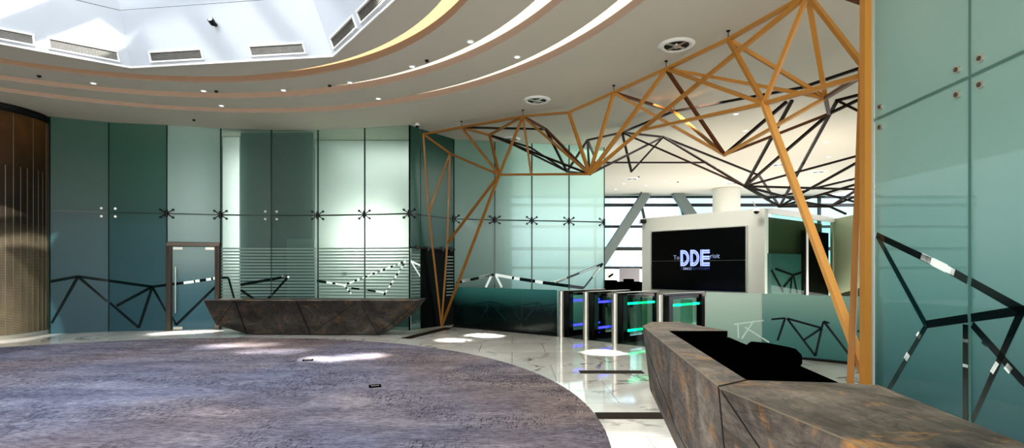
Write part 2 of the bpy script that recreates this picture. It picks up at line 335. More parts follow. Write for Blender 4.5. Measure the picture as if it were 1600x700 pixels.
for x,y,l in [(61,118,'above the bronze column'),(338,142,'beside a downlight over the glass door'),(303,187,'close above the curved glass wall'),(515,133,'between two downlights over the far desk'),(667,94,'between two downlights beside the middle cove')]:
    sensor(x,y,'small dark ceiling sensor '+l,'sensors in the lobby ceiling')
for x,y in [(998,276),(1059,284),(1200,280),(1002,300)]: sensor(x,y,'small dark ceiling sensor in the ceiling beyond the lattice','sensors beyond the lattice')
def diffuser(x,y,label,r=.28):
    Y=(ZC-EYE)*F/(H-y); c=at(x,y,Y); root=empty('round_diffuser',c,label,'air diffuser','round air diffusers in the ceiling')
    mb=MB(); mb.lathe((c.x,c.y,ZC),[(r*.68,-.015),(r*.76,-.035),(r*.9,-.025),(r,0)],36); mb.build('outer_ring',M['white'],root)
    mb=MB(); mb.lathe((c.x,c.y,ZC),[(.001,-.006),(r*.7,-.006)],36); mb.build('dark_throat',M['grille'],root)
    mb=MB(); mb.lathe((c.x,c.y,ZC),[(.001,-.045),(r*.2,-.04),(r*.24,-.012)],24)
    for j in range(4):
        t=j*math.pi/4*2+.5; mb.beam((c.x,c.y,ZC-.02),(c.x+r*.68*math.cos(t),c.y+r*.68*math.sin(t),ZC-.02),.05,.012)
    mb.build('swirl_core',M['steel'],root)
diffuser(1057,70,'large round ceiling air diffuser closest to the skylight coves, above the amber lattice')
diffuser(839,156,'round ceiling air diffuser above the amber lattice, over the passage glass')
diffuser(797,217,'round ceiling air diffuser behind the lattice close to the passage glass')
diffuser(987,279,'round ceiling air diffuser below the hanging lattice tip by the passage glass')
diffuser(1218,257,'round ceiling air diffuser seen past the long slanting amber bar')
diffuser(1279,268,'round ceiling air diffuser seen through the dark lattice net')
diffuser(1325,282,'round ceiling air diffuser beside the tall amber post')
diffuser(1143,286,'round ceiling air diffuser above the display wall')

# ---- glass walls
def glass_wall(name, pts, zs, mats, label, strokes=(), stripes=None, loc=None, bolts=(), skip=(), thick=.014, edge_m=None):
    """pts: plan points of the seams; zs: rows; mats: material per column; strokes: ((x0,y0,x1,y1,w,style) in photo measure laid on the wall)"""
    root=empty(name,(pts[0].x,pts[0].y,0) if loc is None else loc,label,'glass wall',kind='structure')
    for i in range(len(pts)-1):
        a,b=pts[i],pts[i+1]; d=(b-a).normalized(); n=V((d.y,-d.x)); L=(b-a).length
        if n.dot(-a)<0: n=-n
        for r in range(len(zs)-1):
            if (i,r) in skip: continue
            z0,z1=zs[r],zs[r+1]; g=.012
            mb=MB(); A=a+d*g; B=b-d*g
            off=n*thick
            lo,hi=z0+(g if r else 0),z1-(g if r<len(zs)-2 else 0)
            vs=[(A.x,A.y,lo),(B.x,B.y,lo),(B.x,B.y,hi),(A.x,A.y,hi)]
            wv=[(A.x-off.x,A.y-off.y,lo),(B.x-off.x,B.y-off.y,lo),(B.x-off.x,B.y-off.y,hi),(A.x-off.x,A.y-off.y,hi)]
            mb.face(vs,0)
            mb.mesh(vs+wv,[(0,1,5,4),(1,2,6,5),(2,3,7,6),(3,0,4,7)],1)
            # strokes
            a3=V((a.x,a.y,0)); n3=V((n.x,n.y,0)); O=V((0,0,EYE))
            def hit(x,y):
                D=V(((x-800)/F,1,(H-y)/F)); t=(a3-O).dot(n3)/D.dot(n3); P=O+D*t; return (P-a3).dot(V((d.x,d.y,0))),P.z
            for (x0,y0,x1,y1,w,st) in strokes:
                u0,w0=hit(x0,y0); u1,w1=hit(x1,y1)
                lo_,hi_=0,1
                for (p0,p1,mn,mx) in ((u0,u1,g,L-g),(w0,w1,lo+.002,hi-.002)):
                    dd=p1-p0
                    if abs(dd)<1e-6:
                        if p0<mn or p0>mx: hi_=-1
                        continue
                    t0,t1=(mn-p0)/dd,(mx-p0)/dd
                    if t0>t1: t0,t1=t1,t0
                    lo_=max(lo_,t0); hi_=min(hi_,t1)
                if hi_-lo_<=.001: continue
                q0=(u0+(u1-u0)*lo_,w0+(w1-w0)*lo_); q1=(u0+(u1-u0)*hi_,w0+(w1-w0)*hi_)
                t2=V((q1[0]-q0[0],q1[1]-q0[1])); 
                if t2.length<.005: continue
                t2.normalize(); pp=V((-t2.y,t2.x))*w/2
                quad=[]
                for q,sg in ((q0,1),(q0,-1),(q1,-1),(q1,1)):
                    u=q[0]+pp.x*sg; zz=q[1]+pp.y*sg; u=min(max(u,g),L-g); zz=min(max(zz,lo),hi)
                    P=a+d*u+n*.003; quad.append((P.x,P.y,zz))
                mb.face(quad,2+st)
            if stripes and i in stripes[0]:
                _,sz0,sz1,pitch,th=stripes[:5]; z=sz0
                while z<sz1:
                    if lo<z<hi-th:
                        s0,s1=stripes[5].get(i,(0,1)); P=a+d*(g+(L-2*g)*s0)+n*.002; Q=a+d*(g+(L-2*g)*s1)+n*.002
                        mb.face([(P.x,P.y,z),(Q.x,Q.y,z),(Q.x,Q.y,z+th),(P.x,P.y,z+th)],5)
                    z+=pitch
            mb.build('glass_panel',[mats[i] if not isinstance(mats[i],tuple) else mats[i][r],edge_m or M['seam'],M['ink'],M['lite'],M['inkblue'],M['stripe']],root)
    return root
def joint(mb,p,z,n):   # dark sealing strip behind a seam
    mb.box((p.x-n.x*.02,p.y-n.y*.02,z),(.03,.03,.01))
INK,GLINT,TEAL=0,1,2
bx=[78,170,261,345,424,497,570,640]; by=[12.35,12.85,13.1,13.4,13.55,13.55,13.36,13.1]
BP=[plan(x,y) for x,y in zip(bx,by)]
ZJ=2.845
S=[(40,447,122,432,.065,0),(122,432,238,448,.065,0),(122,432,80,505,.065,0),(122,432,217,512,.065,0),(217,512,238,448,.065,0),(238,448,182,478,.065,0),(238,448,273,508,.065,0),(238,448,262,445,.065,0),
   (345,434,357,434,.05,0),(357,434,366,467,.05,0),(376,445,449,432,.07,0),(376,453,398,468,.06,0),(419,467,449,434,.06,0),
   (440,432,452,433,.05,1),(495,438.6,510,441,.06,0),(510,441,538,445.5,.06,1),(538,445.5,634,408,.055,1),(592,424,600,421,.055,0),(555,439,562,436,.055,0),(618,414,624,412,.055,0),(634,408,600,461,.05,1),(620,430,613,440,.05,0),(538,446,549,459,.05,1),(549,450,568,450,.06,0),(566,453,600,457,.06,0)]
def dashes(x0,y0,x1,y1,w,n,pat):
    return [(x0+(x1-x0)*i/n,y0+(y1-y0)*i/n,x0+(x1-x0)*(i+1)/n,y0+(y1-y0)*(i+1)/n,w,pat[i%len(pat)]) for i in range(n)]
S=S[:12]+S[12:14]+[(495,438.6,510,441,.06,0)]+dashes(510,441,538,445.5,.05,6,(1,1,0,1))+dashes(538,445.5,634,408,.045,24,(1,0,1,1,0,1,3))+dashes(634,408,600,461,.045,14,(1,0,1,3))+dashes(538,446,549,459,.045,5,(1,0))+dashes(549,450,600,457,.04,4,(0,3,0,1))
wb=glass_wall('wall_back',BP,[0,ZJ,ZC],[M['f_left'],M['f_left'],(M['f_door'],M['f_door']),M['f_mid'],M['f_mid'],M['f_mid'],M['f_mid']],'curved wall of teal frosted glass panels behind the far desk',S,
    stripes=({3,4,5,6},.74,2.02,.078,.036,{3:(0,1),4:(0,.97)}),skip={(2,0)})
# joints of the curved wall
def seams(root,pts,z1,rad=.018,zj=ZJ,skipj=()):
    for i,p in enumerate(pts):
        n=(-p).normalized(); q=p-V((n.x,n.y))*.012; mb=MB(); mb.box((q.x,q.y,z1/2),(.035,.02,z1)); mb.build('vertical_joint',M['seam'],root)
    for i in range(len(pts)-1):
        a,b=pts[i],pts[i+1]; d=(b-a).normalized(); n=V((d.y,-d.x)); n=n if n.dot(-a)>0 else -n
        a=a-n*.012; b=b-n*.012; mb=MB(); mb.beam((a.x,a.y,zj),(b.x,b.y,zj),.02,.035); mb.build('horizontal_joint',M['seam'],root)
seams(wb,BP,ZC)
def spider(root,p,z,d,full=(1,1),m=None,arms=True,rr=.028,sp=.14,n=None):
    """four button fixings with (optionally) the four-armed bracket behind them"""
    if n is None: n=V((d.y,-d.x)); 
    if n.dot(-p)<0: n=-n
    mb=MB(); c=V((p.x+n.x*.03,p.y+n.y*.03,z))
    if arms: mb.tube((c.x,c.y,z-.09),(c.x,c.y,z+.09),.032,10)
    for sx in (-1,1):
        if not full[(sx+1)//2]: continue
        for sz in (-1,1):
            P=V((p.x+d.x*sx*sp,p.y+d.y*sx*sp,z+sz*.095))
            if arms: mb.tube(c,P+V((n.x,n.y,0))*.03,.012,8)
            mb.tube(P+V((n.x,n.y,0))*.002,P+V((n.x,n.y,0))*.035,rr,12)
    mb.build('spider_fitting' if arms else 'button_fixing',m or M['blackmetal'],root)
for i,(fl,ar) in {1:((1,1),False),2:((1,1),True),3:((1,1),True),4:((1,1),False),5:((1,1),True),6:((1,1),True),7:((1,1),True)}.items():
    d=(BP[min(i+1,7)]-BP[i-1]).normalized(); spider(wb,BP[i],ZJ,d,fl,M['blackmetal'] if ar else M['steel'],ar)
# side return and passage wall
SP=[plan(640,13.1),plan(657,13.45),plan(709,14.5)]
ws=glass_wall('wall_return',SP,[0,2.02,ZJ,ZC],[(M['f_mid'],M['f_side'],M['f_side']),(M['darkglass'],M['f_side'],M['f_side'])],'dark return wall of glass between the curved wall and the passage',
    [(642,408,657,432,.05,1),(642,408,657,415,.05,1)],stripes=({0},.74,1.9,.078,.036,{0:(0,1)}))
seams(ws,[SP[0],SP[2]],ZC)
mb=MB(); a,b=SP[0],SP[2]; mb.beam((a.x+.03,a.y-.02,2.02),(b.x+.03,b.y-.02,2.02),.03,.04)
for s in (.15,.38,.72,.92):
    q=a.lerp(b,s); mb.box((q.x+.03,q.y-.03,2.02),(.06,.06,.12))
mb.build('clamp_rail',M['blackmetal'],ws)
mb=MB()
for j in range(13):
    z=.8+j*.085; a2=a.lerp(b,.8); b2=a.lerp(b,.97); mb.beam((a2.x+.02,a2.y-.01,z),(b2.x+.02,b2.y-.01,z),.01,.03)
mb.build('louvre_stripes',M['stripe'],ws)
PP=[plan(709,14.5),plan(773,14.8),plan(831,15.0),plan(889,15.2),plan(944,15.5)]
wp=glass_wall('wall_passage',PP,[0,ZJ,ZC],[M['f_pass']]*4,'pale green frosted glass wall of the passage behind the low dark barrier',
   [(713,442,772,429,.07,0),(722,439.5,735,437,.07,1),(748,434,766,430,.07,1),(768,430,759,449,.06,1),(775,431,784,449,.06,1),(772,429,800,434,.08,1),(800,434,803,434.6,.08,0),(803,434.6,812,436,.08,1),(812,436,836,439.5,.09,0),(836,439.5,848,441.5,.08,1),(848,441.5,912,450,.09,0),(864,443,942,412,.06,0),(866,441,886,434,.06,1),(905,427,932,416,.03,1),(942,412,912,450,.05,0),(938,418,926,433,.05,1)])
seams(wp,PP,ZC)
for i in range(0,5):
    d=(PP[min(i+1,4)]-PP[max(0,i-1)]).normalized(); spider(wp,PP[i],ZJ,d,(0 if i==0 else 1,0 if i==4 else 1),n=V((-PP[i].x,-PP[i].y)).normalized())
# right wall
RP=[V((3.28,4.87)),V((3.21,3.77)),V((3.12,2.67)),V((3.0,1.57)),V((2.85,.47)),V((2.67,-.63)),V((2.46,-1.73))]
RS=[(1370,367.5,1455,408,.055,0),(1440,400,1458,409,.055,1),(1458,409,1480,420,.062,1),(1480,420,1492,426,.05,1),(1486,423,1595,483,.06,0),(1595,483,1660,515,.06,0),(1372,370,1447,507,.05,2),(1447,507,1597,485,.06,0),(1597,485,1680,470,.05,0),(1447,510,1387,612,.045,2),(1434,527,1438,521,.047,1),(1415,562,1420,553,.047,1),(1509,507,1509,700,.048,0),(1509,530,1509,535,.048,1),(1509,569,1509,574,.048,1),
    (1519,507,1600,597,.055,0),(1536,531,1544,537,.055,2),(1572,571,1580,580,.05,1),(1600,597,1680,680,.05,0),(1595,490,1512,668,.055,0),(1552,572,1557,577,.09,1)]
wr=glass_wall('wall_right',RP,[0,ZJ,ZC],[M['f_right']]*6,'tall teal frosted glass wall beside the near desk with bold angular clear lines',RS,edge_m=M['inkblue'])
for i in range(len(RP)-1):
    a,b=RP[i],RP[i+1]; mb=MB(); mb.beam((a.x+.006,a.y,ZJ),(b.x+.006,b.y,ZJ),.01,.03); mb.build('horizontal_joint',M['rjoint'],wr)
    if i: mb=MB(); mb.box((a.x+.006,a.y,ZC/2),(.01,.03,ZC)); mb.build('vertical_joint',M['rjoint'],wr)
mb=MB(); mb.box((3.275,4.885,ZC/2),(.03,.02,ZC)); mb.build('edge_profile',M['alu'],wr)
for i in range(0,4):
    d=(RP[i+1]-RP[max(0,i-1)]).normalized(); n=V((-1,0))
    for sx in (-1,1):
        if i==0 and sx==-1: continue
        for sz in (-1,1):
            mb=MB(); P=V((RP[i].x+d.x*sx*.105,RP[i].y+d.y*sx*.105,ZJ+sz*.09)); mb.tube(P+V((-.001,0,0)),P+V((-.02,0,0)),.026,20); mb.tube(P+V((-.02,0,0)),P+V((-.024,0,0)),.017,20,1); mb.build('button_fixing',[M['steel'],M['steeldark']],wr)
# rooms behind the glass
mb=MB(); mb.box((-6,15.6,2.5),(12,.1,5)); tag(mb.build('wall_backroom',M['backdrop']),'dim wall of the room behind the curved glass','wall',kind='structure')
def slab(x0,x1,Y,z0,z1,m,name,label,cat='wall',kind='structure',th=.05):
    a,b=plan(x0,Y),plan(x1,Y); mb=MB(); mb.box(((a.x+b.x)/2,Y+th/2,(z0+z1)/2),(b.x-a.x,th,z1-z0)); return tag(mb.build(name,m),label,cat,kind=kind)
slab(376,489,13.75,2.26,4.98,M['teal_core'],'partition','dark partition standing close behind the frosted glass',)
slab(376,448,13.75,.0,2.26,M['teal_core'],'partition','lower dark partition standing close behind the frosted glass')
slab(348,374,14.2,0,4.98,M['litewhite'],'pillar','pale pillar edge glowing behind the frosted glass beside the door')
slab(448,491,13.7,0,2.26,M['backdrop'],'partition','pale grey box standing behind the frosted glass over the desk')
sw_=slab(492,642,14.6,.0,4.98,M['litewhite'],'screen_wall','bright white surface glowing behind the frosted glass')
tag(MB().build('x',[]) if False else slab(500,640,13.85,0,.74,M['teal_core'],'counter','dark low counter behind the striped glass',cat='counter',kind='thing',th=.1))
a_=plan(538,14.56); mb=MB(); mb.box((a_.x,14.58,1.38),(.12,.03,.05)); mb.build('lock_plate',M['blackmetal'],sw_)

# glass door
dA,dB=BP[2],BP[3]; dd=(dB-dA).normalized(); dn=V((dd.y,-dd.x)); dn=dn if dn.dot(-dA)>0 else -dn
dr=empty('door_1',(dA.x,dA.y,0),'frosted glass door with bronze frame and long pull handle','door',kind='structure')
dL=(dB-dA).length
def DP(u,z,o=0): p=dA+dd*u+dn*o; return V((p.x,p.y,z))
mb=MB()
DT=2.07
mb.beam(DP(.06,0,.03),DP(.06,DT,.03),.1,.1); mb.beam(DP(dL-.06,0,.03),DP(dL-.06,DT,.03),.1,.1); mb.beam(DP(.01,DT+.03,.03),DP(dL-.01,DT+.03,.03),.1,.09)
mb.build('door_frame',M['steeldark'],dr,bevel=.004)
mb=MB(); mb.face([DP(.11,.01),DP(dL-.11,.01),DP(dL-.11,DT-.03),DP(.11,DT-.03)],0)
def dhit(x,y):
    O=V((0,0,EYE)); D=V(((x-800)/F,1,(H-y)/F)); a3=V((dA.x,dA.y,0)); n3=V((dn.x,dn.y,0)); t=(a3-O).dot(n3)/D.dot(n3); P=O+D*t; return ((P-a3).dot(V((dd.x,dd.y,0))),P.z)
def dstroke(x0,y0,x1,y1,w,m):
    q0,q1=dhit(x0,y0),dhit(x1,y1); t=V((q1[0]-q0[0],q1[1]-q0[1])).normalized(); pp=V((-t.y,t.x))*w/2
    cl=lambda u:min(max(u,.115),dL-.115)
    mb.face([DP(cl(q0[0]+pp.x),q0[1]+pp.y,.004),DP(cl(q0[0]-pp.x),q0[1]-pp.y,.004),DP(cl(q1[0]-pp.x),q1[1]-pp.y,.004),DP(cl(q1[0]+pp.x),q1[1]+pp.y,.004)],m)
for a in [(266,444,287,442,.065,1),(287,442,303,440,.065,2),(303,440,305,439.5,.065,1),(305,439.5,312,438.5,.065,2),(312,438.5,322,437,.065,1),(322,437,330,436,.065,2),(330,436,333,435.5,.065,1),(333,435.5,342,434,.065,2),(275,508,336,449,.065,1),(336,449,341,445,.06,1),(268,495,275,508,.065,1)]: dstroke(*a)
lf=mb.build('door_leaf',[M['f_door'],M['ink'],M['lite']],dr)
mb=MB(); mb.tube(DP(.21,.42,.09),DP(.21,1.55,.09),.018,10)
for z in (.55,1.4): mb.tube(DP(.21,z,0),DP(.21,z,.09),.012,8)
mb.build('pull_handle',M['steel'],lf)
for u,z in ((.24,2.0),(dL-.24,2.0),(.24,.05)):
    mb=MB(); a,b=DP(u-.1,z,.012),DP(u+.1,z,.012); mb.beam(a,b,.03,.06); mb.build('patch_fitting',M['steel'],lf)
mb=MB(); mb.face([DP(.02,2.16),DP(dL-.02,2.16),DP(dL-.02,ZJ-.01),DP(.02,ZJ-.01)]); mb.build('glass_transom',M['f_door'],dr)

# outer shell (not seen or barely seen)
mb=MB(); mb.box((-18,5,2.5),(.2,30,5)); tag(mb.build('wall_left',M['backdrop']),'plain side wall of the lobby left of the bronze column','wall',kind='structure')
mb=MB(); mb.box((-14.6,15,2.5),(7,.1,5)); tag(mb.build('wall_left_back',M['f_left']),'plain end wall behind the bronze column','wall',kind='structure')
mb=MB(); mb.box((-2,-9,1.2),(32,.2,2.4)); tag(mb.build('wall_rear',M['backdrop']),'plain rear wall of the lobby with a high window band','wall',kind='structure')

# ---- low glass barriers
def barrier(name,a,b,h,m,label,strokes,segs):
    root=empty(name,(a.x,a.y,0),label,'glass barrier')
    d=(b-a).normalized(); n=V((d.y,-d.x)); n=n if n.dot(-a)>0 else -n; L=(b-a).length
    a3=V((a.x,a.y,0)); n3=V((n.x,n.y,0)); O=V((0,0,EYE))
    def hit(x,y):
        D=V(((x-800)/F,1,(H-y)/F)); t=(a3-O).dot(n3)/D.dot(n3); P=O+D*t; return (P-a3).dot(V((d.x,d.y,0))),P.z
    for i in range(len(segs)-1):
        mm=m[i] if isinstance(m,list) else m
        u0,u1=L*segs[i]+.006,L*segs[i+1]-.006; mb=MB(); A=a+d*u0; B=a+d*u1
        mb.prism([(A.x,A.y),(B.x,B.y),(B.x-n.x*.014,B.y-n.y*.014),(A.x-n.x*.014,A.y-n.y*.014)],.01,h)
        for (x0,y0,x1,y1,w,st) in strokes:
            q0,q1=hit(x0,y0),hit(x1,y1); t0,t1=0,1; du=q1[0]-q0[0]
            if abs(du)>1e-6:
                s0,s1=sorted(((u0-q0[0])/du,(u1-q0[0])/du)); t0=max(0,s0); t1=min(1,s1)
            if t1-t0<.01: continue
            r0=(q0[0]+du*t0,q0[1]+(q1[1]-q0[1])*t0); r1=(q0[0]+du*t1,q0[1]+(q1[1]-q0[1])*t1)
            t=V((r1[0]-r0[0],r1[1]-r0[1])).normalized(); pp=V((-t.y,t.x))*w/2; qd=[]
            for q,sg in ((r0,1),(r0,-1),(r1,-1),(r1,1)):
                P=a+d*(q[0]+pp.x*sg)+n*.003; qd.append((P.x,P.y,min(max(q[1]+pp.y*sg,.012),h)))
            mb.face(qd,1+st)
        mb.build('glass_panel',[mm,M['ink'],M['lite'],M['inkblue'],M['palestroke']],root)
    mb=MB(); A=a+n*.01; B=b+n*.01; mb.beam((a.x,a.y,.02),(b.x,b.y,.02),.05,.04); mb.build('floor_channel',M['blackmetal'],root)
    return root
barrier('glass_barrier',V((-1.5,13.85)),V((1.0,11.95)),1.03,M['f_low'],'low dark teal glass barrier between the lattice foot and the first gate',
  [(733,476,766,471.5,.03,2),(766,471.5,800,479.5,.03,2),(800,479.5,841,472.5,.03,2),(843,479.5,873,474,.03,2),(841,472.5,820,501,.03,2),(841,472.5,859,492,.03,2),(859,492,872,478,.03,2),(766,471.5,750,500,.02,2),(766,471.5,790,500,.02,2),(800,479.5,812,500,.02,2)],[0,.36,.69,1])
barrier('glass_barrier',plan(1103,10.0),plan(1380,8.15),1.07,[M['f_low2'],M['f_low3'],M['f_low3']],'low pale teal glass barrier behind the near desk with angular dark lines',
  [(1205.5,499,1227,497,.03,0),(1227,497,1215,532,.035,0),(1230,497.6,1284,512.6,.035,0),(1230,497.6,1274,556,.035,0),(1284,512.6,1274,556,.035,0),(1284,512.6,1256.5,531,.035,0),(1287,502,1336,566,.035,0),(1287,502,1296,505,.03,0),(1287,502,1284,512,.03,0),(1336,566,1353,527,.035,0),(1340,517,1353,520,.03,0),
   (1147,506.6,1193,500.7,.025,3),(1178,501,1159,529,.025,3),(1153,507,1154,528,.025,3),(1164,511,1202,535,.025,3)],[0,.36,.86,1])

# ---- bronze column (left)
col=empty('bronze_column',(-11.91,11.9,0),'big round bronze column with fine ribs and thin pale vertical lines','column')
cx,cy,cr=-11.91,11.9,1.31
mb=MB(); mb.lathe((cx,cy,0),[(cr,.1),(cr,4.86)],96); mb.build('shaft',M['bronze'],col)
mb=MB(); mb.lathe((cx,cy,0),[(cr+.03,0),(cr+.03,.1),(cr,.1)],96); mb.build('base_ring',M['steel'],col)
mb=MB(); mb.lathe((cx,cy,0),[(cr,4.84),(cr+.03,4.86),(cr+.03,4.99)],96); mb.build('top_ring',M['blackmetal'],col)
mb=MB()
for j in range(60):
    t=2*math.pi*j/60; mb.box((cx+cr*math.cos(t),cy+cr*math.sin(t),1.9 if j%3 else 2.45),(.012,.012,3.6 if j%3 else 4.75),0,t)
mb.build('vertical_rib',M['fin'],col)

# ---- far curtain wall, round column, buildings beyond
mb=MB(); mb.box((10.6,25.9,.9),(19,.2,1.8)); 
cw=empty('window_2',(8,25.5,0),'far curtain wall with black mullions and bright daylight','window',kind='structure')
for z,h in ((4.9,.1),(4.52,.14),(3.5,.12),(2.45,.16),(1.55,.12)):
    mb=MB(); mb.box((9,25.5,z),(26,.12,h)); mb.build('mullion',M['mull'],cw)
for x in (-2.5,.2,2.9):
    pass
for x0,x1 in ((999,1009),(1060,1072),(1280,1280),(1340,1340),(930,930)):
    mb=MB(); a=at(x0,306,25.4); b=at(x1,352,25.4); b=a+(b-a)*3.2; mb.beam(a,b,.16,.1); mb.build('mullion',M['mull'],cw)
mb=MB(); mb.box((9,25.56,2.5),(26,.02,5)); mb.build('glass_pane',M['winglass'],cw)
for (x0,y0,x1,y1,w,l) in ((1010,302,930,425,.46,'slanting grey steel column crossing the far windows'),(1056,300,1086,345,.42,'slanting grey steel column behind the display wall')):
    mb=MB(); mb.beam(at(x0,y0,25.0),at(x1,y1,25.0),w,.4); tag(mb.build('slanted_column',M['diag']),l,'column')
mb=MB(); c=plan(1135,23.5); mb.lathe((c.x,c.y,0),[(.57,0),(.57,4.99)],48); tag(mb.build('round_column',M['pale']),'pale round column rising behind the display wall','column')
c0=at(964,432,24.8)
# outside
def building(x0,x1,Y,y0,m,label,rows,cols):
    a,b=plan(x0,Y),plan(x1,Y); top=EYE+(H-y0)/F*Y; root=empty('office_tower',((a.x+b.x)/2,Y,0),label,'building')
    mb=MB(); mb.box(((a.x+b.x)/2,Y+4,(top-12)/2),(b.x-a.x,8,top+12)); mb.build('facade',m,root)
    for i in range(cols):
        for j in range(rows):
            w=(b.x-a.x)/cols; h=(top-1)/rows; mb=MB(); mb.box((a.x+w*(i+.5),Y-.02,1+h*(j+.5)),(w*.6,.1,h*.55)); mb.build('window',M['bldwin'],root)
building(975,1002,60,230,M['bld'],'white tower with blue windows beyond the far curtain wall',12,2)
building(1012,1060,75,300,M['bld'],'pale low block seen over the display wall beyond the windows',7,4)
mb=MB(); a,b=at(935,405,40),at(1010,389,40); mb.box(((a.x+b.x)/2,40,(a.z+b.z)/2),(b.x-a.x+4,1,b.z-a.z))
for q in (a.x-1.8,b.x+1.8): mb.box((q,40,a.z/2),(.3,.5,a.z))  # posts added to carry the parapet down to the ground
tag(mb.build('footbridge',M['bldtan']),'tan footbridge outside the far windows','footbridge')
# low furniture by the window
mb=MB(); a,b=at(968,446,23),at(999,419,23); mb.box(((a.x+b.x)/2,23,b.z/2),(b.x-a.x,.05,b.z)); tag(mb.build('grey_screen_panel',mat('panel_grey',(120,118,122),.5)),'grey upright panel by the far window','panel')
mb=MB(); a,b=at(947,440,22.9),at(961,420,22.9); mb.box(((a.x+b.x)/2,22.95,(a.z+b.z)/2),(b.x-a.x,.04,b.z-a.z)); 
u=at(951,433,22.88); w=at(958,428,22.88); mb.beam(u,w,.02,.07,1); w2=at(955,428,22.88); 
tag(mb.build('wall_sign',[M['white'],M['black']]),'small white sign with a black slanting mark by the far window','sign')
mb=MB(); a=plan(944,21); b=plan(1004,21); mb.box(((a.x+b.x)/2,21.3,.5),(b.x-a.x,.6,.98)); mb.box((a.x+.3,21.2,1.0),(.45,.4,.1)); mb.box((a.x+1.0,21.2,1.0),(.35,.4,.2)); tag(mb.build('black_counter',M['black'],bevel=.03),'low black counter in front of the far window','counter')
for z in (.35,): pass

# ---- display wall with video wall
A=plan(1003,14.45); B=plan(1195,12.0)
dw=empty('wall_display',(A.x,A.y,0),'freestanding pale wall carrying the black video screen','wall',kind='structure')
d=(B-A).normalized(); n=V((d.y,-d.x)); n=n if n.dot(-A)>0 else -n; L=(B-A).length
zt=EYE+95*12/F
mb=MB(); th=.45; side=V((-n.x,-n.y))
mb.prism([(A.x,A.y),(B.x,B.y),(B.x+.17,B.y+.18),(A.x+side.x*.5,A.y+side.y*.5)],0,zt); mb.build('wall_slab',M['pale'],dw,bevel=.01)
def hitw(x,y,o=0):
    O=V((0,0,EYE)); D=V(((x-800)/F,1,(H-y)/F)); a3=V((A.x,A.y,0)); n3=V((n.x,n.y,0)); t=(a3-O).dot(n3)/D.dot(n3); P=O+D*t; return (P-a3).dot(V((d.x,d.y,0))),P.z
def WP(u,z,o=0): p=A+d*u+n*o; return V((p.x,p.y,z))
u0,z1=hitw(1021,363); u1,z1b=hitw(1167,354); _,z0=hitw(1167,456); z1=(z1+z1b)/2; 
vw=empty('video_wall',WP((u0+u1)/2,z0,0),'large black video wall of four screens showing DDE on the pale wall','screen')
mb=MB(); mb.beam(WP(u0-.03,(z0+z1)/2,.03),WP(u1+.03,(z0+z1)/2,.03),.06,z1-z0+.05); mb.build('bezel',M['alu'],vw)
um=(u0+u1)/2; zm=(z0+z1)/2-.02
for i,(p0,p1) in enumerate(((u0,um-.004),(um+.004,u1))):
    for q0,q1 in ((z0,zm-.004),(zm+.004,z1)):
        mb=MB(); mb.beam(WP(p0,(q0+q1)/2,.05),WP(p1,(q0+q1)/2,.05),.06,q1-q0); mb.build('screen',M['scr'],vw)
ang=math.atan2(d.y,d.x)
FONT=bpy.data.fonts.load('<builtin>') if False else None
def text(s,u,z,size,m,parent,o=.084,bold=0,name='lettering',sx=1,ax='LEFT'):
    cu=bpy.data.curves.new(name,'FONT'); cu.body=s; cu.size=size; cu.align_x=ax; cu.extrude=.001; cu.offset=bold; cu.materials.append(m)
    ob=bpy.data.objects.new(name,cu); C.objects.link(ob); ob.location=WP(u,z,o)-parent.location; ob.rotation_euler=(math.pi/2,0,ang); ob.scale=(sx,1,1); ob.parent=parent; return ob
du0,dz0=hitw(1066,416); du1,dz1=hitw(1112,391)
hh=dz1-dz0+.02
# DDE letters from strips: double stroke letters
def letter(u,w,kind):
    mb=MB(); z0,z1=dz0,dz0+hh; t=.035
    def seg(a,b,c,e,wd=t,m=0): mb.beam(WP(a,b,.086),WP(c,e,.086),.004,wd,m,up=V((0,0,1)))
    def vert(uu,za,zb,wd): mb.beam(WP(uu,za,.086),WP(uu,zb,.086),wd,.004,0,up=V((n.x,n.y,0)))
    g=.012; bar=(w*.36)
    if kind=='D':
        NN=18; 
        for (ri,ro) in ((.55,.72),(.78,1.0)):
            zc=(z0+z1)/2; R=(z1-z0)/2
            pts=[]
            for k in range(NN+1):
                th=-math.pi/2+math.pi*k/NN; pts.append((math.cos(th),math.sin(th)))
            for k in range(NN):
                q=[(pts[k],ri),(pts[k],ro),(pts[k+1],ro),(pts[k+1],ri)]
                mb.face([WP(u+w*.35+pp[0]*rr*w*.65,zc+pp[1]*rr*R,.087) for pp,rr in q],0)
            for sg in (-1,1):
                mb.face([WP(u,zc+sg*ri*R,.087),WP(u+w*.35,zc+sg*ri*R,.087),WP(u+w*.35,zc+sg*ro*R,.087),WP(u,zc+sg*ro*R,.087)],0)
        for a_,b_ in ((0,.13),(.17,.3)):
            mb.face([WP(u+w*a_,z0,.087),WP(u+w*b_,z0,.087),WP(u+w*b_,z1,.087),WP(u+w*a_,z1,.087)],0)
    else:
        for a_,b_ in ((0,.13),(.17,.3)): mb.face([WP(u+w*a_,z0,.087),WP(u+w*b_,z0,.087),WP(u+w*b_,z1,.087),WP(u+w*a_,z1,.087)],0)
        hgt=z1-z0
        for zz in (0,.39,.76):
            for q in (0,.13): mb.face([WP(u+w*.3,z0+hgt*(zz+q),.087),WP(u+w*(.95),z0+hgt*(zz+q),.087),WP(u+w*.95,z0+hgt*(zz+q+.1),.087),WP(u+w*.3,z0+hgt*(zz+q+.1),.087)],0)
    mb.build('letter',M['txt'],vw)
W3=(du1-du0)/3
letter(du0,W3*.93,'D'); letter(du0+W3*1.03,W3*.93,'D'); letter(du0+W3*2.06,W3*.98,'E')
uu,zz=hitw(1055,405.5); text('To',uu,zz,.15,M['txt2'],vw)
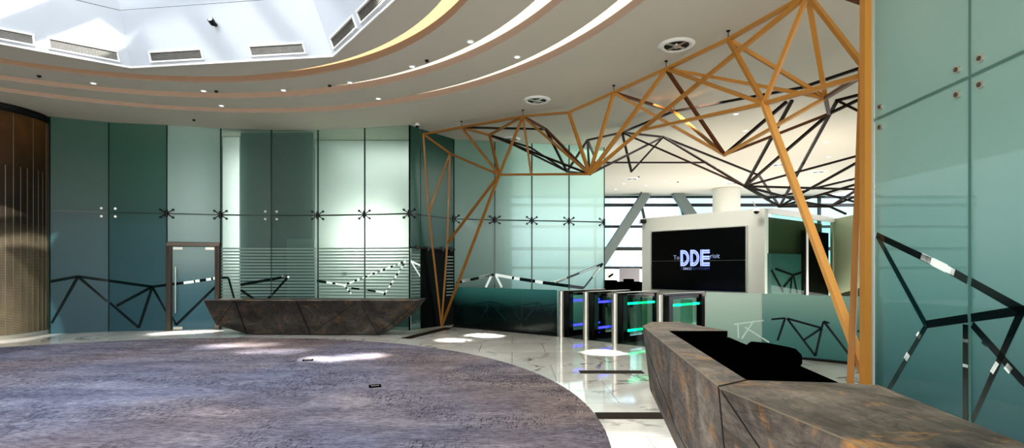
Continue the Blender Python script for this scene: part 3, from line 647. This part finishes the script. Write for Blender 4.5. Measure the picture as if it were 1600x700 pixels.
uu,zz=hitw(1112,403.5); text('risit',uu,zz,.16,M['txt2'],vw)
uu,zz=hitw(1066,421.5); text('A ',uu,zz,.075,M['txt3'],vw); uu2,_=hitw(1070,421); text('DMCC',uu2,zz,.08,M['txt2'],vw,bold=.003); uu3,_=hitw(1083,421); text('PLATFORM',uu3,zz,.085,M['txt3'],vw,sx=1.15)
# security cameras
def dome(c,label,s=1):
    root=empty('security_camera',c,label,'security camera')
    mb=MB(); mb.lathe(c,[(.001,.06*s),(.055*s,.06*s),(.075*s,.0),(.075*s,-.02*s)],20); mb.build('housing',M['white'],root)
    mb=MB(); mb.lathe(c,[(.062*s,-.02*s),(.05*s,-.055*s),(.02*s,-.075*s),(.001,-.078*s)],20); mb.build('lens_dome',M['gloss'],root)
    return root
c=at(1182,329,11.9); r=dome(c,'white dome security camera at the top corner of the display wall')
mb=MB(); mb.tube(c+V((0,.0,.05)),c+V((-.02,.15,.22)),.012,8); mb.build('bracket_arm',M['steel'],r)
dome(at(652,196,12.6),'small dome security camera at the ceiling beside the glass corner',.8)
c=at(1004,346,14.3); mb=MB(); mb.box(c,(.16,.2,.1)); mb.tube(c+V((0,-.1,0)),c+V((0,-.14,0)),.035,12); tag(mb.build('bullet_camera',M['blackmetal'],bevel=.01),'small dark camera on the far corner of the display wall','security camera')

# ---- office box right of display wall
P0=B+side*.0; O1=plan(1207,11.95)+V((0,.05)); O2=plan(1302,14.2)
of=empty('wall_office',(O1.x,O1.y,0),'glazed office front with pale header and dark olive blind','wall',kind='structure')
d2=(O2-O1).normalized(); zt2=2.85
def OP(u,z,o=0):
    nn=V((d2.y,-d2.x)); nn=nn if nn.dot(-O1)>0 else -nn; p=O1+d2*u+nn*o; return V((p.x,p.y,z))
LL=(O2-O1).length
mb=MB(); mb.beam(OP(-.02,zt2-.06),OP(LL,zt2-.06),.12,.12); mb.build('header',M['white'],of)
mb=MB(); mb.beam(OP(LL*.52,0,.02),OP(LL*.52,zt2-.1,.02),.04,.05); mb.build('mullion',M['steel'],of)
mb=MB(); mb.beam(OP(LL,0),OP(LL,zt2-.02),.1,.1); mb.build('jamb',M['olive'],of)
mb=MB(); mb.face([OP(.0,0),OP(LL*.51,0),OP(LL*.51,zt2-.12),OP(0,zt2-.12)]); mb.face([OP(LL*.53,0),OP(LL,0),OP(LL,zt2-.12),OP(LL*.53,zt2-.12)]); mb.build('glass_pane',M['clear'],of)
mb=MB(); mb.beam(OP(.12,(1.85+2.68)/2,-.25),OP(LL*.97,(1.85+2.68)/2,-.25),.02,.86); mb.build('olive_blind',M['olivedark'],of)
mb=MB(); mb.beam(OP(.02,.93,-.12),OP(LL*.52,.93,-.12),.01,1.84); mb.build('teal_film',M['officeteal'],of)
mb=MB(); mb.beam(OP(LL*.52,1.3,-.12),OP(LL*1.0,1.3,-.12),.01,2.3); mb.build('dark_pane',M['black'],of)
O=V((0,0,EYE)); 
def ohit(x,y):
    p3=OP(0,0,-.1); nn=V((d2.y,-d2.x,0)); D=V(((x-800)/F,1,(H-y)/F)); t=(p3-O).dot(nn)/D.dot(nn); P=O+D*t; return P
mb=MB()
for x0,y0,x1,y1 in ((1206,422,1224,456),(1212,420,1240,430),(1240,430,1264,422),(1240,430,1224,450),(1240,430,1246,458),(1238,430,1235,458)): mb.beam(ohit(x0,y0),ohit(x1,y1),.045,.01,up=V((d2.y,-d2.x,0)))
mb.build('line_pattern',M['black'],of)
O3=plan(1352,11.95)
ow=MB(); ow.prism([(O2.x,O2.y),(O3.x+.25,O3.y-.1),(O3.x+.35,O3.y+.1),(O2.x+.1,O2.y+.2)],0,2.81); tag(ow.build('wall_partition',M['olive']),'plain olive grey partition right of the office glass','wall',kind='structure')

# ================================================================ AMBER LATTICE
n_={ 'A':(661.5,210,13.2),'B':(721,199,12.75),'C':(817,182,11.85),'D':(889,176,11.5),'E':(959,145,10.25),'G':(1041,108,9.05),'H':(1138,62,7.9),'I':(1262,-8,6.6),
 'J':(1345,119,5.6),'Jb':(1345,98,5.75),'PT':(1362,-60,4.95),'P':(703,240,13.45),'Q':(670,333,13.45),'R':(699,380,13.6),'F':(690,510,13.95),'N':(780,273,12.2),'M':(921,272,10.8),'L':(1194,162,7.0),
 'K':(1290,153,7.6),'X':(1001,204,10.0),'T':(830,272,11.8),'S':(765,211,12.9),'V':(918,219,13.8),'U':(886,268,13.3),'W':(972,207,13.3),'O':(986.5,268,13.4),'CC':(1036,214,13.5),'Z':(1053,174,11.4),
 'Y':(1132,242,9.6),'AA':(1164,291,11.0),'BB':(1218,323,12.4),'DD':(1186,274,13.6),'K2':(1295,178,9.2),'C2':(853,202,12.6),'S2':(800,225,13.3),'S3':(830,231,13.5),'HH':(1297,323,12.6),'EE':(1340,296,11.5),
 'K3':(1308,157,9.0),'R1':(1375,96,8.0),'R2':(1375,234,10.5),'R3':(1375,270,11.5),'R4':(1375,277,11),'R5':(1375,140,8.5),'R6':(1375,190,8.5),'R7':(1375,305,12),'R8':(1375,292,12),'R9':(1375,326,12),
 'Ya':(1228,160,8.6),'AAa':(1237,158,8.8),'hl':(930,254,14.3),'hr':(1104,254,14.3),'f1':(1260,298,12),'f2':(1270,295,12),'f3':(1200,310,12),'f4':(1321,334,12.6),'f5':(1258,316,12.5),'f6':(1289,303,12.3),'Zl':(1253,137,8.9),'M2':(928,242,12.6)}
pt={k:at(*v) for k,v in n_.items()}
pt['F'].z=.01
la=empty('amber_steel_lattice',pt['F'],'amber steel bar lattice arching from floor foot to tall right post','lattice sculpture')
def bar(a,b,w,m,name='lattice_bar'):
    mb=MB(); mb.beam(pt[a] if isinstance(a,str) else a,pt[b] if isinstance(b,str) else b,w,w*.8,ext=w*.3); return mb.build(name,M[m],la)
front='A-B B-C C-D D-E E-G G-H H-I A-P P-N B-N B-S S-C S-N C-N C-T C-M D-M E-M G-M L-X X-M N-M N-R N-F Q-F A-Q P-Q P-R R-F G-L H-L H-K I-L I-X I-K I-Jb J-L K-G E-Y'.split()
mid='G-Y E-Z Z-Y Y-K C-C2 C2-M Y-K2 K-K2 K-J'.split()
back='Z-W Z-Zl Zl-R1 V-W W-CC W-O O-CC CC-M V-M V-M2 V-U U-M W-M W-AA CC-AA CC-DD C2-U S2-M S2-U S3-U B-C2 S-S2 S-S3 Y-Ya K2-AA AA-AAa AA-R2 AA-BB DD-BB DD-AA AA-EE f1-R2 f2-R3 BB-R4 BB-HH HH-EE HH-R8 HH-f4 EE-R9 EE-R7 f6-R9 f3-f1 BB-f1 K2-R5 K3-R5 K3-R6 BB-K3 hl-hr f5-HH AA-f5 AA-f3'.split()
for e in front:
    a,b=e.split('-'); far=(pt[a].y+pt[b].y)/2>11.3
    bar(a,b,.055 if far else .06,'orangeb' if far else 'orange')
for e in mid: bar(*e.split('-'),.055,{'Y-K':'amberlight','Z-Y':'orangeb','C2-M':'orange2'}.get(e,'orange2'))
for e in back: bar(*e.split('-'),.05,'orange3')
# tall right post and long slanting bar
pb=at(1359,681,4.83)
bar(V((3.222,4.9,0.0)),V((3.222,4.9,4.98)),.075,'orange','tall_post')
bar(at(1347,119,5.55),V((3.13,4.98,0.3)),.055,'orangeb')
bar(at(1362,-40,5.05),'J',.055,'orange')
bar('L',at(1354,590,4.95),.075,'amberlight','slanting_bar')
bar(at(1290,-15,6.2),at(1357,7,5.0),.05,'orange2')
bar('R6',at(1349,110,5.6),.05,'orange3'); 
for k in 'BCEGHZ':
    p=pt[k]; mb=MB(); mb.tube(p,(p.x,p.y,ZC-.01),.006,6); mb.lathe((p.x,p.y,ZC),[(.03,0),(.02,-.02),(.001,-.022)],12); mb.build('hanging_rod',M['blackmetal'],la)

# ================================================================ RECEPTION DESKS
def strip(mb,a,b,w=.014,m=0,up=V((0,-1,0))): mb.beam(a,b,w,w,m)
root=empty('reception_desk',(-4.2,12.2,0),'long faceted slate reception desk standing before the curved glass wall','reception desk')
zT=.815
def TT(x): return at(x,H+(EYE-zT)*F/11.6,11.6)
T0,T1,T2,T2b,T3=TT(318),TT(367),TT(463),TT(560),TT(655)
L1=at(338,508,12.1); B0=at(386,521,12.25); B1=at(485,523,12.15); B2=at(590,523,12.15); R1=at(603,519,12.15); R2=at(643,491,11.85)
for p in (B0,B1,B2): p.z=.02
mb=MB()
for f in ((T0,L1,T1),(T1,L1,B0),(T1,B0,T2),(T2,B0,B1),(T2,B1,T2b),(T2b,B1,B2),(T2b,B2,T3),(T3,B2,R1),(T3,R1,R2)): mb.face([f[0],f[1],f[2]])
dep=V((0,.95,0)); 
Tl,Tr=T0+dep,T3+dep
mb.face([T0,T1,T2,T2b,T3,Tr,Tl])
L1b,B0b,B2b,R1b,R2b=[p+V((0,.5,0)) for p in (L1,B0,B2,R1,R2)]
mb.face([T0,Tl,L1b,L1]); mb.face([L1,L1b,B0b,B0]); mb.face([B0,B0b,B2b,B2,B1]); mb.face([B2,B2b,R1b,R1]); mb.face([R1,R1b,R2b,R2]); mb.face([R2,R2b,Tr,T3]); mb.face([Tl,Tr,R2b,R1b,B2b,B0b,L1b])
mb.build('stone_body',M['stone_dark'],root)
mb=MB()
for a,b in ((T1,B0),(T2,B1),(T1,L1),(T2b,B2),(T3,B2),(T2b,B1)):
    w=.022 if (a,b) in ((T1,B0),(T2,B1)) else .009
    mb.beam(a,b,w,w); mb.build('panel_joint',M['gap'],root); mb=MB()
mb=MB(); mb.beam(T0+V((0,-.005,.008)),T3+V((0,-.005,.008)),.04,.022); mb.build('counter_edge',M['stone'],root)

# near desk
root=empty('reception_desk',(1.1,3,0),'near slate reception desk running along the right wall with open black inside','reception desk')
zN=1.05
def NP(x,y): p=atz(x,y,zN); return V((p.x,p.y))
p0,p1,p2,p3=NP(1004,509),NP(1018,503),NP(1062,503),NP(1137,517)
v0,v1,v2,c0=NP(1045,517),NP(1167,594),NP(1311,598),NP(1123,604)
bk=NP(1372,601.5); bk2=NP(1600,693); f2=NP(1357,700); f3=V((1.0,.35)); bk3=V((1.22,.35))
inset={}
out=[p0,c0,f2,f3]            # visible front line
def cen(p,s): return p+s
def prof(p,dirv,z): 
    off={1.05:0,.97:.0,.55:.07,.06:.33}[z]; q=p+dirv*off; return V((q.x,q.y,z))
dirs=[V((.85,-.25)),V((1,0)),V((1,0)),V((1,0))]
mb=MB()
top=lambda ps,m=0: mb.face([V((p.x,p.y,zN)) for p in ps],m)
top([p0,c0,v1,v0]); top([p0,v0,p1]); top([p1,v0,p2]); top([p2,v0,p3]); top([c0,f2,bk2,bk]); top([c0,bk,v2,v1]); top([f2,f3,bk3,bk2])
mids=[]
zs=(1.05,.55,.0)
# facet break point between p0 and c0
k1=p0.lerp(c0,.42); fr=[p0,k1,c0,f2,f3]; dr_=[V((.9,-.3)),V((1,0)),V((1,0)),V((1,0)),V((1,0))]
shift=[0,.28,-.1,.0,0]
rows=[]
for z in zs:
    row=[]
    for i,p in enumerate(fr):
        off={1.05:0,.55:.06,.0:.33}[z]; q=p+dr_[i]*off
        if z==.55: q=q+(c0-p0).normalized()*shift[i]*.5
        if z==0: q=q+(c0-p0).normalized()*shift[i]
        row.append(V((q.x,q.y,z)))
    rows.append(row)
for r in range(2):
    for i in range(4):
        a,b,c,d_=rows[r][i],rows[r][i+1],rows[r+1][i+1],rows[r+1][i]
        if (i+r)%2: mb.face([a,d_,b]); mb.face([b,d_,c])
        else: mb.face([a,d_,c]); mb.face([a,c,b])
# far end and right-hand faces
e=[V((p.x,p.y,zN)) for p in (p0,p1,p2,p3)]; eb=[rows[2][0],V((p1.x+.3,p1.y-.25,.0)),V((p2.x+.05,p2.y-.3,.0)),V((p3.x-.1,p3.y-.2,.0))]
em=rows[1][0]
mb.face([e[0],em,eb[0],eb[1],e[1]]); mb.face([e[1],eb[1],eb[2],e[2]]); mb.face([e[2],eb[2],eb[3],e[3]])
mb.face([V((bk.x,bk.y,zN)),V((bk2.x,bk2.y,zN)),V((bk2.x,bk2.y,.0)),V((bk.x,bk.y,.0))]); mb.face([V((bk2.x,bk2.y,zN)),V((bk3.x,bk3.y,zN)),V((bk3.x,bk3.y,.0)),V((bk2.x,bk2.y,.0))])
mb.face([rows[0][4],rows[1][4],rows[2][4],V((bk3.x,bk3.y,.0)),V((bk3.x,bk3.y,zN))])
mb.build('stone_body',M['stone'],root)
mb=MB()
def z3(p,z=zN): return V((p.x,p.y,z))
mb.beam(z3(c0,zN+.001),z3(v1,zN+.001),.006,.004); mb.build('panel_joint',M['gap'],root); mb=MB(); mb.beam(rows[0][2],rows[1][2],.006,.006); mb.beam(rows[1][2],rows[2][2],.006,.006); mb.build('panel_joint',M['gap'],root); mb=MB()
mb.beam(rows[0][0]+V((0,0,-.1)),rows[1][1],.0025,.0025); mb.beam(rows[1][1],rows[2][1],.005,.005); mb.build('panel_joint',M['gap'],root); mb=MB(); mb.beam(rows[0][2]+V((-.002,-.03,-.01)),rows[1][3],.003,.003)
mb.build('panel_joint',M['gap'],root)
mb=MB(); mb.beam(z3(p0,zN-.003),z3(c0,zN-.002),.005,.005); mb.beam(z3(c0,zN-.003),z3(f2,zN-.002),.004,.004); mb.build('counter_edge',M['edge'],root)
# black inside: liner walls and lower worktop
mb=MB()
def wallf(a,b,z0=.74,z1=zN-.002): mb.face([V((a.x,a.y,z0)),V((b.x,b.y,z0)),V((b.x,b.y,z1)),V((a.x,a.y,z1))])
wallf(v0,v1); wallf(v0,p3); wallf(v1,v2); mb.build('inner_liner',M['black'],root)
mb=MB(); w1,w2,w3,w4=[atz(x,y,1.0) for x,y in ((1139,527),(1160,536),(1249,571),(1311,598))]
w5=V((1.40,2.13)); 
mb.prism([(v0.x,v0.y),(v1.x,v1.y+.005),(w5.x,w5.y),(w4.x,w4.y),(w3.x,w3.y),(w2.x,w2.y),(w1.x,w1.y)],.72,1.0); mb.build('worktop',M['black'],root)

# office chair behind near desk
cc=at(1216,540,4.0); root=empty('office_chair',(cc.x,4.0,0),'black office chair tucked behind the near reception desk','chair')
X0=cc.x
mb=MB(); 
bp_=[(-.2,.0),(-.2,.40),(-.17,.42),(-.05,.41),(.13,.375),(.175,.33),(.18,.27),(.15,.22),(.15,.0)]
vs=[V((X0+a,4.0+.0,.53+b)) for a,b in bp_]; vb=[v+V((0,.07,0)) for v in vs]; nn_=len(vs)
mb.mesh(vs+vb,[(i,(i+1)%nn_,(i+1)%nn_+nn_,i+nn_) for i in range(nn_)]); mb.face(vs); mb.face(vb[::-1]); mb.build('backrest',M['black'],root,bevel=.015)
mb=MB(); mb.box((X0,3.78,.47),(.46,.44,.09)); mb.build('seat',M['black'],root,bevel=.02)
for s in (-1,1):
    mb=MB(); mb.box((X0+s*.24,3.8,.68),(.06,.28,.035)); mb.beam((X0+s*.24,3.8,.66),(X0+s*.2,3.8,.48),.03,.05); mb.build('armrest',M['black'],root,bevel=.008)
mb=MB(); mb.tube((X0,3.8,.1),(X0,3.8,.43),.03); mb.build('gas_stem',M['blackmetal'],root)
for k in range(5):
    t=k*2*math.pi/5; mb=MB(); mb.beam((X0,3.8,.11),(X0+.28*math.cos(t),3.8+.28*math.sin(t),.07),.045,.03); mb.tube((X0+.28*math.cos(t)-.012,3.8+.28*math.sin(t),.03),(X0+.28*math.cos(t)+.012,3.8+.28*math.sin(t),.03),.028,10); mb.build('base_leg',M['blackmetal'],root)

# ================================================================ TURNSTILES
tl=[(877,11.8,'blue','speed gate with blue light lines, first beside the dark glass barrier',1.45),(915.5,11.25,'blue','second speed gate from the dark barrier, with blue light lines',1.45),(960.5,10.7,'green','third speed gate from the dark barrier, with green light lines',1.5),(1031,10.17,'green','speed gate with green light line next to the pale glass barrier',1.55)]
dirn=V((.75,.66)).normalized()
for x,Y,colr,label,LN in tl:
    p=plan(x,Y); root=empty('speed_gate',(p.x,p.y,0),label,'turnstile','speed gates in a row across the passage')
    q=V((dirn.y,-dirn.x))   # toward the near side
    def TP(u,z,o=0): a=p+dirn*u+q*o; return V((a.x,a.y,z))
    mb=MB(); mb.tube(TP(0,.0),TP(0,1.0),.062,20); mb.tube(TP(0,1.0),TP(0,1.012),.066,20); mb.build('front_post',M['steel'],root)
    mb=MB(); mb.beam(TP(.03,1.0),TP(LN,1.0),.16,.04); tc_=mb.build('top_cap',M['gloss'],root,bevel=.008)
    mb=MB(); mb.beam(TP(.03,1.024),TP(LN,1.024),.1,.008); mb.build('top_trim',M['steel'],tc_)
    mb=MB(); mb.beam(TP(.18,.02),TP(.18,.98),.26,.13,up=V((dirn.x,dirn.y,0))) ; mb.box(TP(.17,.5),(.24,.12,.96),0,math.atan2(dirn.y,dirn.x)); mb.build('front_housing',M['gloss'],root)
    mb=MB(); mb.box(TP(LN-.06,.5),(.12,.12,.96),0,math.atan2(dirn.y,dirn.x)); mb.build('rear_housing',M['gloss'],root)
    mb=MB(); mb.beam(TP(.06,.07),TP(LN-.02,.07),.12,.13); mb.build('base_rail',M['gloss'],root); mb=MB(); mb.beam(TP(.3,.94),TP(LN-.1,.94),.05,.06); mb.build('top_rail',M['gloss'],root)
    mb=MB(); mb.beam(TP(.3,.53,.0),TP(LN-.12,.53,.0),.012,.78); mb.build('glass_side',M['clear'],root)
    for z in (.79,.24):
        mb=MB(); mb.beam(TP(.33,z,.02),TP(LN-.16,z,.02),.02,.045); mb.build('light_line',M[colr],root)
    # glass wing
    mb=MB(); w=q*.26; a=TP(.72,0); mb.prism([(a.x,a.y),(a.x+w.x,a.y+w.y),(a.x+w.x+dirn.x*.012,a.y+w.y+dirn.y*.012),(a.x+dirn.x*.012,a.y+dirn.y*.012)],.2,.9); mb.build('glass_wing',M['clear'],root)

# ---- floor boxes in carpet
for x,y,l,s in ((481,564,'dark square floor socket lid in the carpet, in the sunlit patch',.16),(586,605,'dark floor socket lid in the carpet closer to the viewer',.15)):
    Y=EYE*F/(y-H); p=plan(x,Y); mb=MB(); mb.box((p.x,p.y,.014),(s,s,.008),0,.3); mb.box((p.x,p.y,.019),(s*.7,.015,.003),1,.3); tag(mb.build('floor_box',[M['black'],M['steel']]),l,'floor socket')

# ================================================================ LIGHT
w=bpy.data.worlds.new('sky'); bpy.context.scene.world=w; w.use_nodes=True; bg=w.node_tree.nodes['Background']; bg.inputs[0].default_value=(.86,.93,1,1); bg.inputs[1].default_value=1.6
def area(name,loc,aim,sx,sy,e,c=(1,1,1),spread=180):
    l=bpy.data.lights.new(name,'AREA'); l.shape='RECTANGLE'; l.size=sx; l.size_y=sy; l.energy=e; l.color=c; l.spread=math.radians(spread)
    o=bpy.data.objects.new(name,l); C.objects.link(o); o.location=loc; o.rotation_euler=(V(aim)-V(loc)).to_track_quat('-Z','Y').to_euler(); return o
area('skylight',(OC.x,OC.y,9.2),(OC.x,OC.y,0),7,7,1250,(.86,.92,1))
def sun(name,d,e,c,ang=.6):
    l=bpy.data.lights.new(name,'SUN'); l.energy=e; l.color=c; l.angle=math.radians(ang); o=bpy.data.objects.new(name,l); C.objects.link(o); o.rotation_euler=V(d).to_track_quat('-Z','Y').to_euler(); return o
sun('sun',(-.70,.55,-.46),5.5,(1,.97,.92))
sun('sun_glint',(.25,.9,-.33),1.6,(1,1,1),2.0)  # second sun added for light streaks on the shaft faces
# narrow lamps added to imitate sunlight patches on the column and floor
sl=bpy.data.lights.new('sun_shaft','SPOT'); sl.energy=5000; sl.spot_size=math.radians(15); sl.spot_blend=.12; sl.shadow_soft_size=.03; sl.color=(1,.96,.9)
so=bpy.data.objects.new('sun_shaft',sl); C.objects.link(so); so.location=(-8,4,7.3); so.rotation_euler=(V((-11.3,11.0,.7))-so.location).to_track_quat('-Z','Y').to_euler()
def patch(tx,ty,sx,sy,e,loc=None,c=(1,.97,.92),sp=3):
    Y=EYE*F/(ty-H); p=plan(tx,Y); return area('sun_patch',loc or (-4.2,5.2,8.6),(p.x,p.y,0),sx,sy,e,c,sp)  # lamp added over the shaft for a single bright patch
patch(370,541,1.1,.2,9,sp=5); patch(420,550,1.0,.14,6,sp=5); patch(510,562,.5,.22,9,sp=4); patch(565,557,.5,.3,10,sp=4); patch(752,524,.7,.12,26); patch(700,531,.7,.1,12); patch(950,550,.35,.3,22); patch(300,519,2,.3,30)
area('room_fill',(-2,-6,4.2),(-1,8,1.5),14,3,700,(1,.97,.93))
area('uplight',(0,-4,.4),(1,5,5),8,2,560,(1,.96,.9))  # unseen lamp added behind the camera to brighten the ceiling
area('uplight_passage',(7,15,.3),(6,16,5),6,6,430,(1,.90,.82))  # unseen lamp added to brighten the passage ceiling
area('passage_light',(6,17,4.9),(6,17,0),8,8,420,(1,.95,.88))
area('passage_far_uplight',(9,21.5,.3),(9,22.5,5),10,4,420,(1,.92,.86))  # unseen lamp added to brighten the far end of the passage ceiling
area('display_wall_light',(3.6,10.6,4.85),(4.7,13.0,1.6),1.6,.3,60,(1,.97,.92),110)  # lamp added to lighten the front of the display wall
area('backroom_light_left',(-7.2,13.62,2.9),(-7.2,14.2,2.9),.25,3.2,22)
area('backroom_light',(-3.75,13.75,2.35),(-3.95,14.6,2.2),1.0,.9,52,(1,.98,.93))
area('backroom_light',(-3.4,13.8,4.7),(-3.5,14.6,2.6),2.2,.3,22)
area('backroom_light_door',(-7.9,15.2,3.2),(-7.9,13.4,2.4),1.0,1.6,60)
area('passage_back',(.6,17.5,3.2),(.6,15,2.2),3.6,2.0,190,(.95,1,1))

# ================================================================ CAMERA
cam=bpy.data.cameras.new('camera'); cam.sensor_width=36; cam.lens=36*F/1600; cam.shift_y=(H-350)/1600; cam.clip_end=400
co=bpy.data.objects.new('camera',cam); C.objects.link(co); co.location=(0,0,EYE); co.rotation_euler=(math.pi/2,0,0); bpy.context.scene.camera=co
vs_=bpy.context.scene.view_settings; vs_.view_transform='Standard'; vs_.look='Medium High Contrast'; vs_.exposure=0
